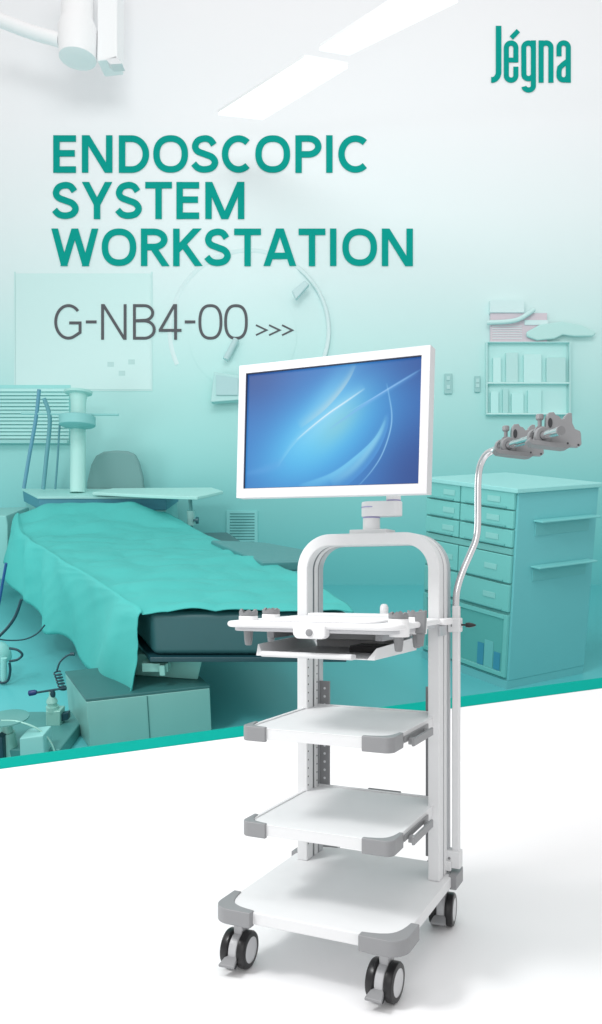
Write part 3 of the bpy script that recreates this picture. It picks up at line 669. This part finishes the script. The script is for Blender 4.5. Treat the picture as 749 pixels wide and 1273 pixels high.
def drape(a, t):                                # a: 0 hem .. .35 ridge .. 1 right edge ; t: front..back
    R_, Q_, H_ = lerp_list(R3, t), lerp_list(Q3, t), lerp_list(H3, t)
    ea = .36
    hump = .16*smooth(.80, 1.0, t)
    if a <= ea:
        k = a/ea; kk = k
        x = H_[0]+(R_[0]-H_[0])*kk; y = H_[1]+(R_[1]-H_[1])*kk; z = H_[2]+(R_[2]+hump*.6-H_[2])*math.sin(kk*math.pi/2)**.9
        fold = math.sin(t*23+2.2*math.sin(t*9)+k*2.5)*.028*(1-k)**.7+mn.noise(Vector((t*9, k*1.5, 3)))*.07*(1-k*.7)+abs(mn.noise(Vector((t*14+k*5, k*3, 7))))*.014*(1-k*.5)
        x += fold*.9; y -= abs(fold)*.25
        z += .008*math.sin(t*31+1)*(1-k)**4
    else:
        k = (a-ea)/(1-ea)
        x = R_[0]+(Q_[0]-R_[0])*k; y = R_[1]+(Q_[1]-R_[1])*k; z = R_[2]+hump*(.6+.4*smooth(0, .2, k))*(1-.6*smooth(.75, 1, k))
        z += (abs(mn.noise(Vector((x*3+y*2, y*5-x*2, 4))))*.030-.006)*smooth(0, .1, k)*smooth(0, .08, 1-k)+mn.noise(Vector((x*1.6, y*4.5, 1)))*.020*smooth(0, .12, k)*smooth(0, .1, 1-k)+mn.noise(Vector((x*5, y*7, 9)))*.009
        z += .016*math.exp(-((t-.45)/.035)**2)*smooth(.3, .6, k)
        z -= .012*smooth(.14, 0, k)
    if t < .03: z -= (.03-t)*.6
    return (x, y, z)
dm = mat('teal surgical drape', (68, 180, 175), .7, var=.06, vscale=6, bump=.45, bscale=22)
m = MB(RM); m.grid(drape, 130, 150)
dp = m.build('drape', dm, None, smooth=80, fixn=False)
sd = dp.modifiers.new('solid', 'SOLIDIFY'); sd.thickness = .006; sd.offset = 1
tag(dp, 'rumpled bright teal sheet draped over the operating table, hanging off its left side', 'drape')

# ---- lever valve and small stand on the table foot
vm = metal_('valve steel teal', (150, 205, 195), .3); vd = mat('dark teal rubber', (24, 66, 78), .4); vb = mat('deep blue grip', (22, 52, 110), .4)
vp = RZ(66, 902, FLOOR+.07); vy = vp[1]
vt = thing('lever_valve', RM(*vp), 'small steel valve with a blue grip lever beside the pedestal', 'valve')
W2 = lambda u, v, dy=0: RM(*RY(u, v, vy+dy))
MB().sheet([W2(57, 884), W2(75, 884), W2(75, 903), W2(57, 903)], FR*.08).build('valve_body', vm, vt, bevel=.006)
MB().sheet([W2(76, 888, .02), W2(85, 886, .02), W2(85, 895, .02), W2(76, 897, .02)], FR*.04).build('outlet', vd, vt, bevel=.004)
cyl_ax = (W2(66, 860)-W2(66, 884)); MB().lathe(W2(66, 884, .03), UR, [(0, .034), (.03, .034), (.03, .026), (.05, .026), (.052, .03), (.065, .028), (.09, .012), (.115, .012)], 20).build('neck', vm, vt)
MB().cyl(W2(46, 861, .03), W2(83, 855, .03), .006, n=10).build('lever', vd, vt)
MB().lathe(W2(36, 862, .03), W2(48, 860, .03)-W2(36, 862, .03), [(0, .010), (.004, .016), (.035, .015), (.045, .009)], 14).build('grip', vb, vt)
MB().lathe(W2(66, 866, .03), UR, [(0, .013), (.02, .016), (.04, .01)], 14).build('pivot', vd, vt)
m = MB(); cp = [W2(92, 813, .05), W2(84, 815, .05), W2(75, 823, .05), (W2(71, 834, .05))]; m.tube(cp, .005, 8, 6)
hx = []
for i in range(70):
    t = i/69; c = W2(71+7.5*t, 835+22*t, .05); hx.append(c+RT*(.018*math.cos(t*2*math.pi*6))+FR*(.018*math.sin(t*2*math.pi*6)))
m.tube(hx, .0045, 7, 1); m.cyl(W2(93, 813, .05), W2(88, 813, .05), .010, n=10)
tag(m.build('coiled_cord', vd), 'thin dark coiled cord rising from the valve to the drape', 'cord')
# stool-like base at the lower left
sp = RZ(13, 950, FLOOR+.02); sy = sp[1]
W3 = lambda u, v, dy=0: RM(*RY(u, v, sy+dy))
st = thing('pedal_stand', RM(*sp), 'round steel stand base with a flat disc top, cut by the left edge', 'stand')
MB().lathe(W3(13, 948, .1), UR, [(0, .050), (.17, .040), (.17, .030), (.235, .030)], 28).build('stem', vm, st, smooth=45)
MB().lathe(W3(10, 896, .1), UR, [(0, .05), (.012, .105), (.018, .105), (.022, .08)], 36).build('disc', metal_('disc steel teal', (96, 160, 156), .25), st, smooth=45)
MB().sheet([W3(24, 918), W3(54, 914), W3(56, 950), W3(25, 952)], FR*.12).build('block', mat('pale teal box', (140, 205, 202), .5), st, bevel=.008)
MB().tube([W3(2, 896, .05), W3(22, 897, .05), W3(45, 905, .05), W3(60, 918, .05), W3(68, 934, .05), W3(70, 950, .05)], .0055, 8, 6).build('hoop_tube', vm, st, smooth=60)
MB().sheet([W3(-4, 915, .02), W3(3, 918, .02), W3(5, 950, .02), W3(-4, 950, .02)], FR*.06).build('pedal', vd, st, bevel=.005)
# white device on castors at the left edge + hoses
wp = RZ(2, 852, FLOOR); wy = wp[1]; W4 = lambda u, v, dy=0: RM(*RY(u, v, wy+dy))
wd_ = thing('suction_unit', RM(*wp), 'pale domed unit on a leg at the left edge of the floor', 'machine')
MB().lathe(W4(-6, 821, .1), UR, [(0, .10), (.01, .105), (.07, .10), (.105, .075), (.125, .03)], 32).build('dome', mat('pale teal plastic', (150, 214, 210), .4), wd_, smooth=50)
MB().cyl(W4(5, 848, .02), W4(5, 818, .02), .020, n=16).build('leg', mat('pale teal plastic', (150, 214, 210), .4), wd_)
MB().tube([W4(12, 806), W4(22, 808), W4(28, 814), W4(22, 820), W4(12, 822)], .008, 8, 6).build('loop_hose', vd, wd_, smooth=60)
MB().tube([W4(12, 824), W4(13, 834), W4(10, 846), W4(2, 849), W4(-4, 844)], .008, 8, 6).build('loop_hose', vd, wd_, smooth=60)
hy = 4.9; W5 = lambda u, v: RM(*RY(u, v, hy))
tag(MB().tube([W5(27, 745), W5(20, 765), W5(10, 780), W5(-4, 794)], .010, 8, 6).build('thick_hose', vd), 'thick dark hose dropping from the drape to the left edge', 'hose')
tag(MB().tube([W5(56, 777), W5(46, 788), W5(30, 795), W5(10, 796), (W5(-4, 794))], .005, 8, 6).build('thin_cable', vd), 'thin dark cable curving across the floor from the drape', 'cable')
tag(MB().tube([W5(8, 700), W5(4, 722), W5(0, 745), W5(-5, 770)], .009, 8, 6).build('blue_hose', mat('blue hose', (28, 84, 140), .4)), 'blue hose at the left edge beside the drape', 'hose')

# ---- back left: cabinet with machine column, chair, over-bed table
def P2(u, y, v=None): d = rdir(u, 600 if v is None else v); return d[0]*y/d[1]
cb = thing('instrument_cabinet', RM(P2(125, 6.95), 6.95, FLOOR), 'low wide cabinet with pale top and blue band behind the draped table', 'cabinet')
y0c, y1c = 6.75, 7.25; zt = RY(100, 617, y0c)[2]
xl, xr = P2(49, y0c), P2(206, y0c); xlb = P2(27, y1c)
MB(RM).prism([(xl, y0c+.01), (xr-.01, y0c+.01), (xr-.01, y1c), (xlb+.02, y1c)], FLOOR, zt-.12).build('carcass', mat('cabinet pale teal', (134, 204, 202), .5), cb, bevel=.006)
MB(RM).prism([(xl-.012, y0c-.01), (xr, y0c-.01), (xr, y1c+.01), (xlb, y1c+.01)], zt-.118, zt-.02).build('drawer_band', mat('cabinet blue band', (70, 146, 166), .5), cb, bevel=.004)
MB(RM).prism([(xl-.02, y0c-.02), (xr+.01, y0c-.02), (xr+.01, y1c+.02), (xlb-.01, y1c+.02)], zt-.0195, zt).build('top', mat('cabinet top teal', (166, 226, 221), .4), cb, bevel=.003)
cy_ = 7.0; cx_ = P2(96.5, cy_, 607); C6 = lambda u, v: RM(*RY(u, v, cy_))
mc = thing('machine_column', RM(cx_, cy_, zt), 'pale upright machine column with dark collar standing on the low cabinet', 'machine')
ztop = RY(97, 482, cy_)[2]; colm = mat('column pale teal', (176, 226, 220), .45)
MB().lathe(RM(cx_, cy_, zt), UP+FW*.02, [(0, .067), (ztop-zt-.10, .067), (ztop-zt-.03, .08), (ztop-zt-.02, .12), (ztop-zt, .125)], 28).build('column', colm, mc, smooth=40)
zc = RY(97, 529, cy_)[2]
MB().lathe(C6(96.5, 530), UP, [(0, .14), (.01, .155), (.085, .155), (.095, .14)], 28).build('collar', mat('collar teal grey', (134, 200, 199), .5), mc, smooth=40)
MB().cyl(C6(27, 514), C6(148, 515.5), .011, n=10).build('rod', mat('rod teal grey', (140, 202, 200), .4), mc)
for pts_, r_, c_, lb in (([(49, 484), (45, 520), (37, 565), (30, 607)], .016, (96, 158, 180), 'straight blue tube leaning left of the machine column'),
                     ([(55, 495), (61, 512), (62, 530), (58, 570), (54, 608)], .018, (96, 160, 170), 'thick curved dark tube between the two thinner tubes'),
                     ([(83, 515), (76, 522), (74, 535), (72, 570), (69, 608)], .009, (84, 146, 156), 'thin dark tube hanging close to the machine column')):
    tag(MB().tube([C6(*q) for q in pts_], r_, 10, 6).build('breathing_tube', mat('tube '+lb[:8], c_, .45), smooth=60), lb, 'tube')
# chair
hy = 7.28; H6 = lambda u, v: RM(*RY(u, v, hy)); chm = mat('chair grey teal', (116, 160, 159), .7, bump=.2, bscale=60)
ch = thing('office_chair', RM(P2(143, hy), hy, FLOOR), 'grey rounded backrest chair behind the low cabinet', 'chair')
prof = [(108, 612), (108, 600), (113, 578), (119, 567), (128, 562), (143, 560.5), (158, 561.5), (167, 565), (172, 574), (177, 592), (179, 612)]
MB().sheet([H6(a, b_) for a, b_ in prof], FR*.07).build('backrest', chm, ch, bevel=.02, seg=3)
MB(RM).prism(rrect(P2(143, hy)-.24, P2(143, hy)+.24, hy-.42, hy+.02, .08), -1.42, -1.34).build('seat', chm, ch, bevel=.02)
MB().cyl(RM(P2(143, hy), hy-.2, FLOOR), RM(P2(143, hy), hy-.2, -1.42), .03).lathe(RM(P2(143, hy), hy-.2, FLOOR), UR, [(0, .24), (.03, .22), (.06, .05)], 20).build('stem', mat('rod teal grey', (140, 202, 200), .4), ch)
# over-bed table
oy = 6.55; O6 = lambda u, v, dy=0: RM(*RY(u, v, oy+dy))
ob = thing('overbed_table', RM(P2(233, oy), oy, FLOOR), 'pale over-bed table on one post beside the grey chair', 'table')
zo = RY(200, 612, oy-.1)[2]
MB(RM).prism([(P2(122, 6.9), 6.72), (P2(206, 6.5), 6.50), (P2(244, 6.4), 6.44), (P2(273, 6.6), 6.80), (P2(262, 7.0), 7.05), (P2(140, 7.0), 7.0)], zt+.012, zt+.04).build('top', mat('table top teal', (172, 228, 222), .45), ob, bevel=.006)
MB().cyl(RM(P2(233, oy), oy+.1, FLOOR), RM(P2(233, oy), oy+.1, zt+.012), .016, n=14).build('post', mat('post teal grey', (104, 170, 170), .35), ob)
MB().cyl(RM(P2(233, oy), oy+.1, RY(233, 655, oy)[2]), RM(P2(233, oy), oy+.1, RY(233, 637, oy)[2]), .034, n=14).build('sleeve', mat('cabinet top teal', (166, 226, 221), .4), ob)
MB().lathe(RM(P2(237, oy), oy+.05, RY(240, 648, oy)[2]), RT, [(0, .01), (.02, .01), (.022, .03), (.045, .03)], 14).build('knob', mat('knob dark teal', (60, 116, 124), .4), ob)
tag(MB().sheet([O6(-30, 642), O6(8, 641), O6(10, 652), O6(10, 720), O6(-30, 722)], FR*.5).build('side_unit', mat('side unit teal', (134, 200, 196), .5), bevel=.01), 'pale boxy unit at the left edge beside the drape', 'unit')

# ---- things on the back wall
def WP(u, v, off=0): return K(u, v, WD-off)
def wbox(m, u0, u1, v0, v1, a, b_):             # a slab on the wall between offsets a (near wall) and b_ (proud)
    d = WD-a
    s_ = [K(u0, v1, WD), K(u1, v1, WD), K(u1, v0, WD), K(u0, v0, WD)]
    m.sheet([p-FW*b_ for p in s_], FW*(b_-a)); return m
def wm_(name, v, k=1.0, add=(0, 0, 0), r=.7): return mat(name, wallc(v, k, add), r)  # colours start from the wall tone, so the haze fade is painted in
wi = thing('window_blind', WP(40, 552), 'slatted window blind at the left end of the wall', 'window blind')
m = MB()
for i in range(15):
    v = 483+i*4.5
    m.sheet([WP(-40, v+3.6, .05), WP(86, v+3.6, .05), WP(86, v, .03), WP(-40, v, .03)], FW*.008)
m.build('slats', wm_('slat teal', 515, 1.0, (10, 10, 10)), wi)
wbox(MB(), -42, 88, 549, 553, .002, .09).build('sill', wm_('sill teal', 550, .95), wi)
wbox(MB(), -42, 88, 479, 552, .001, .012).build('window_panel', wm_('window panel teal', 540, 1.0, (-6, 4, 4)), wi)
bo = thing('wall_chart', WP(105, 484), 'large pale framed chart on the wall above the machine column', 'board')
wbox(MB(), 20, 188, 340, 484, .001, .003).build('board_panel', mat('board pale teal', (207, 239, 237), .5), bo)
m = MB(); wbox(m, 188.2, 190, 338, 486, .001, .0045); wbox(m, 18, 19.8, 338, 486, .001, .0045); wbox(m, 19.9, 188.1, 484.4, 486, .001, .0045); m.build('board_frame', mat('board frame teal', (198, 233, 231), .5), bo)
m = MB()
for u, v in ((134, 450), (160, 447), (148, 461)): wbox(m, u, u+8, v, v+6, .0032, .0045)
m.build('note', mat('note pale teal', (186, 222, 220), .6), bo)
ve = thing('vent_grille', WP(301, 678), 'square louvred vent grille low on the wall left of the trolley', 'vent')
wbox(MB(), 282, 321, 635, 679, .001, .02).build('frame', wm_('vent frame teal', 655, 1.0, (14, 10, 10)), ve, bevel=.004)
m = MB()
for i in range(11):
    v = 638.5+i*3.5; wbox(m, 286.5, 317, v, v+1.1, .0205, .024)
m.build('slats', mat('vent slat dark teal', (62, 138, 140), .6), ve)
for (u0, u1, v0, v1, lb) in ((552.5, 562, 465, 490, 'pale wall socket plate just right of the monitor'), (590, 597, 468, 488, 'narrow wall switch plate left of the wall cabinet')):
    so_ = thing('wall_socket', WP((u0+u1)/2, v1), lb, 'socket', 'socket plates on the wall')
    wbox(MB(), u0, u1, v0, v1, .001, .02).build('plate', mat('plate teal', (156, 204, 202), .5), so_, bevel=.003)
    m = MB(); uc = (u0+u1)/2
    for v in (v0+6, v1-8): wbox(m, uc-2.2, uc+2.2, v-2.5, v+2.5, .0205, .026)
    m.build('outlet', mat('outlet teal', (178, 220, 218), .5), so_)
wc = thing('wall_cabinet', WP(655, 515), 'faint glass-front wall cabinet above the drawers', 'wall cabinet')
wbox(MB(), 607, 704, 428, 516, .001, .01).build('back_panel', wm_('cab back teal', 470, 1.0, (4, 5, 5)), wc)
m = MB(); wbox(m, 605, 706, 427, 428, .0105, .06); wbox(m, 605, 706, 477, 479, .0105, .06); wbox(m, 605, 706, 515, 517, .0105, .06); m.build('shelf', wm_('cab shelf teal', 440, 1.0, (6, 6, 6)), wc, bevel=.003)
for a, b_ in ((603.5, 605), (706, 707.5)): wbox(MB(), a, b_, 427, 517, .0105, .06).build('side_panel', wm_('cab side teal', 460, .99), wc)
k = 0
gr = 'jars and packs on the wall cabinet shelves'
for (u0, u1, v0, v1, c, lb) in ((612, 622, 446, 475, 4, 'narrow pale jar at the left end of the upper cabinet shelf'), (628, 643, 440, 475, -7, 'taller pack second from left on the upper cabinet shelf'), (650, 672, 442, 475, 3, 'wide pale pack in the middle of the upper cabinet shelf'),
                            (678, 702, 446, 475, -9, 'greyish wide box at the right end of the upper cabinet shelf'), (609, 619, 488, 513, 8, 'small pale box at the left end of the lower cabinet shelf'), (624, 631, 484, 513, -8, 'thin dark pack second from left on the lower cabinet shelf'), (635, 650, 490, 513, 8, 'pale box beside the thin pack on the lower cabinet shelf'), (655, 672, 486, 513, 4, 'pale square box at the right on the lower cabinet shelf')):
    wbox(MB(), u0, u1, v0, v1+(1.8 if v1 < 480 else 1.8), .012, .05).build('supply_box', wm_('supply %d' % k, (v0+v1)/2, 1.0, (c+4, c+4, c+4)), bevel=.006)
    tag(COL.objects[-1], lb, 'box', gr); k += 1
DP = .05
no = thing('notice_rack', WP(645, 427), 'rack of pinkish ruled papers above the wall cabinet', 'rack')
wbox(MB(), 609, 679, 391, 427.0, .001, .04).build('paper', mat('pink grey paper', (214, 204, 212), .7), no)
m = MB(); wbox(m, 608, 650, 376, 391, .001, .06); wbox(m, 651, 680, 400, 406, .0405, .05); m.build('header', mat('header pale', (212, 238, 238), .7), no)
m = MB()
for i in range(6): wbox(m, 611, 648, 407+i*3, 408+i*3, .0405, .046)
m.build('ruled_line', mat('ruled line pale', (222, 232, 234), .7), no)
MB().tube([WP(606, 401, .06), WP(630, 400, .09), WP(645, 397, .09), WP(657, 390, .08), WP(664, 385, .06)], .022, 10, 6).build('ribbon', mat('ribbon pale', (204, 238, 236), .6), no, smooth=60)
m = MB(); pl = [(655, 412), (672, 403), (700, 399), (725, 404), (742, 413), (738, 418), (715, 418), (700, 416), (690, 421), (668, 423), (655, 418)]
m.sheet([WP(a, b_, .075) for a, b_ in pl], FW*.03); tag(m.build('hanging_glove', mat('mint glove', (190, 232, 228), .7), bevel=.015, seg=2), 'mint green glove lying across the right end of the paper rack', 'glove')
# ---- surgical lamp ring and head, mounted close to the wall
sl = thing('surgical_lamp', WP(300, 500, .1), 'faint round surgical lamp with ring handle above the monitor', 'surgical lamp')
rg = [WP(310+99*math.cos(math.radians(a)), 411-100*math.sin(math.radians(a)), .045) for a in range(-20, 200, 10)]
RG = MB(); n_ = 60; ids = []
for i in range(n_+1):
    a = math.radians(-25+230*i/n_); kq = 1 if math.degrees(a) < 50 else .11; q = [WP(310+rr*math.cos(a), 411-(rr+1)*math.sin(a), oo*kq) for rr, oo in ((96, .004), (101.5, .004), (101, .030), (99, .036), (97, .030))]
    ids.append([RG.P(p) for p in q])
for A_i, B_i in zip(ids, ids[1:]):
    for k in range(5): RG.F([A_i[k], A_i[(k+1) % 5], B_i[(k+1) % 5], B_i[k]])
RG.F(ids[0][::-1]); RG.F(ids[-1])
RG.build('ring_handle', mat('lamp ring grey teal', (212, 236, 236), .45), sl, smooth=60)
MB().lathe(WP(302, 418, .002), -FW, [(0, .52), (.001, .52), (.002, .48), (.0025, .40), (.003, .001)], 48).build('lamp_head', wm, sl, smooth=60)
MB().sheet([WP(363, 361, .14), WP(379, 348, .14), WP(385, 353, .14), WP(368, 372, .14)], FW*.06).build('grip', mat('lamp grip', (194, 222, 223), .5), sl, bevel=.01)
MB().cyl(WP(281, 447, .07), WP(294, 422, .05), .030, n=16).build('handle', mat('lamp handle', (184, 216, 217), .5), sl)
MB().sheet([WP(266, 462, .14), WP(300, 467, .14), WP(300, 497, .14), WP(262, 500, .14)], FW*.1).build('hinge_box', mat('lamp box', (180, 223, 221), .5), sl, bevel=.01)
MB().sheet([WP(269, 466, .155), WP(296, 470, .155), WP(296, 491, .155), WP(269, 491, .155)], FW*.01).build('hinge_panel', mat('lamp panel', (172, 210, 212), .5), sl)
# ---- ceiling pendant arm, upper left, and two light panels
pm = mat('pendant pale grey', (250, 252, 253), .5); T7 = lambda u, v: K(u, v, 6.9)
pa = thing('ceiling_pendant', T7(130, 0), 'pale ceiling pendant arm coming down at the top left', 'pendant')
MB().sheet([T7(121, 76), T7(146, 73), T7(146, -60), T7(121, -60)], FW*.22).build('post', pm, pa, bevel=.01)
MB().lathe(T7(97, 76), UP, [(0, .10), (.02, .16), (.28, .17), (.36, .14), (.9, .14)], 24).build('motor', mat('pendant pale white', (252, 253, 254), .5), pa, smooth=40)
MB().sheet([T7(131, 73), T7(145, 70), T7(152, 79), T7(138, 80)], FW*.1).build('end_piece', mat('pendant grey', (232, 235, 237), .5), pa)
MB().tube([T7(0, 25), T7(40, 40), T7(75, 50)], .06, 12, 5).build('boom', mat('pendant pale white', (252, 253, 254), .5), pa, smooth=60)
pnl = mat('light diffuser', (255, 255, 255), .5, emit=.7)
for pl, lb in (([(398, 63), (434, 69), (569, 3), (520, -14)], 'bright ceiling light panel, the upper right one'), ([(272, 143), (327, 149), (432, 85), (378, 76)], 'bright ceiling light panel, the lower left one')):
    q = [RZ(u, v, 2.3) for u, v in pl]; o_ = RM(*q[0]); cl = thing('ceiling_light', o_, lb, 'ceiling light', 'ceiling light panels')
    MB(RM).sheet(q, (0, 0, .02)).build('diffuser', pnl, cl)
    cc = Vector((sum(p[0] for p in q)/4, sum(p[1] for p in q)/4, 2.3)); q2 = [tuple(cc+(Vector(p)-cc)*1.01) for p in q]
    MB(RM).sheet([(p[0], p[1], 2.3205) for p in q2], (0, 0, .02)).build('housing', mat('light housing white', (250, 250, 250), .5), cl)

# ---- right: drawer cabinet
O0 = Vector((1.055, 4.60)); ax = Vector((-.627, .779)); ay = Vector((.895, .445)); LW, LS_ = .76, .64
def CB(a, s_, z): p = O0+ax*a+ay*s_; return RM(p.x, p.y, z)   # a along the front, s_ into the depth
zt2 = RY(636, 607, 4.6)[2]
def zv(v): return RY(636, v, 4.6)[2]
dc = thing('drawer_cabinet', RM(O0.x, O0.y, FLOOR), 'large teal cabinet with two columns of drawers at the right', 'drawer cabinet')
cm = mat('cabinet teal paint', (114, 196, 192), .45, var=.03, vscale=2); ce = mat('cabinet edge dark', (96, 168, 166), .6)
MB(CB).box(0.012, LW, .012, LS_, FLOOR+.06, zt2-.03).build('carcass', ce, dc)
MB(CB).box(-.002, LW, .0125, LS_+.004, FLOOR+.055, zt2-.031).build('side_panel', mat('cabinet side teal', (112, 194, 198), .5, var=.03, vscale=2), dc, bevel=.004)
MB(CB).box(0, LW, .002, LS_, FLOOR+.0, FLOOR+.055).build('plinth', mat('cabinet side teal', (0, 0, 0)), dc)
MB(CB).box(-.02, LW, -.02, LS_+.02, zt2-.0295, zt2).build('worktop', mat('worktop teal', (146, 214, 212), .4), dc, bevel=.006)
rows = [(612, 634.5), (636, 658), (660, 681.5), (692, 726), (728.5, 762)]
for a0, a1 in ((.012, .438), (.446, .745)):
    for v0, v1 in rows:
        f = MB(CB).box(a0, a1, -.008, .0118, zv(v1), zv(v0)).build('drawer', cm, dc, bevel=.005)
        am = (a0+a1)/2; zh = (zv(v0)+zv(v1))/2
        MB(CB).box(am-.11, am-.01, -.012, -.0085, zh-.018, zh+.018).build('label_holder', mat('label holder teal', (136, 204, 200), .4), f, bevel=.002)
        MB(CB).box(a0+.05, a1-.05, -.018, -.0085, zv(v1)+.006, zv(v1)+.016).build('pull', mat('pull teal', (102, 180, 178), .4), f, bevel=.002)
m = MB(CB).box(.012, .745, -.004, .0118, zv(690.5), zv(683)).build('rail', mat('cab rail teal', (110, 184, 180), .5), dc)
for a0, a1 in ((.012, .438), (.446, .745)):
    m = MB(CB); z0_, z1_ = FLOOR+.075, zv(766)
    m.box(a0, a0+.03, -.008, .0118, z0_, z1_); m.box(a1-.03, a1, -.008, .0118, z0_, z1_); m.box(a0+.0302, a1-.0302, -.008, .0118, z0_, z0_+.03); m.box(a0+.0302, a1-.0302, -.008, .0118, z1_-.03, z1_)
    dfr = m.build('door', cm, dc, bevel=.003)
    MB(CB).box(a0+.031, a1-.031, .002, .006, z0_+.031, z1_-.031).build('glass', mat('door glass teal', (96, 178, 174), .15), dfr)
    k0 = a0+.05
    m = MB(CB); cols = []
    for i in range(3 if a0 < .5 else 0):
        ww = .05+.02*(i % 2); m.mi = i % 2; m.box(k0, k0+ww, -.002, .0015, z0_+.032, z0_+.15+.03*((i*2) % 3)); k0 += ww+.008
    if m.v: m.build('stored_pack', [mat('blue pack', (62, 148, 176), .5), mat('pale pack', (110, 190, 190), .5)], dfr)
for v0, lb in ((637, 0), (693, 1)):
    zz = RY(690, v0+6, 4.75)[2]
    f = MB(CB).box(-.075, -.0025, .13, .60, zz-.012, zz).build('side_ledge', mat('ledge teal', (122, 200, 200), .45), dc, bevel=.004)
    MB(CB).box(-.008, -.0025, .15, .58, zz-.10, zz-.013).build('ledge_back', mat('ledge back teal', (108, 188, 190), .5), f)
tag(MB(RM).box(2.05, 2.9, 5.0, 5.6, FLOOR, RY(749, 600, 5.0)[2]).build('tall_unit', mat('tall unit teal', (104, 178, 182), .5), bevel=.01), 'tall plain teal unit at the right edge behind the drawers', 'unit')

for o in bpy.data.objects:
    if '_o' in o: del o['_o']
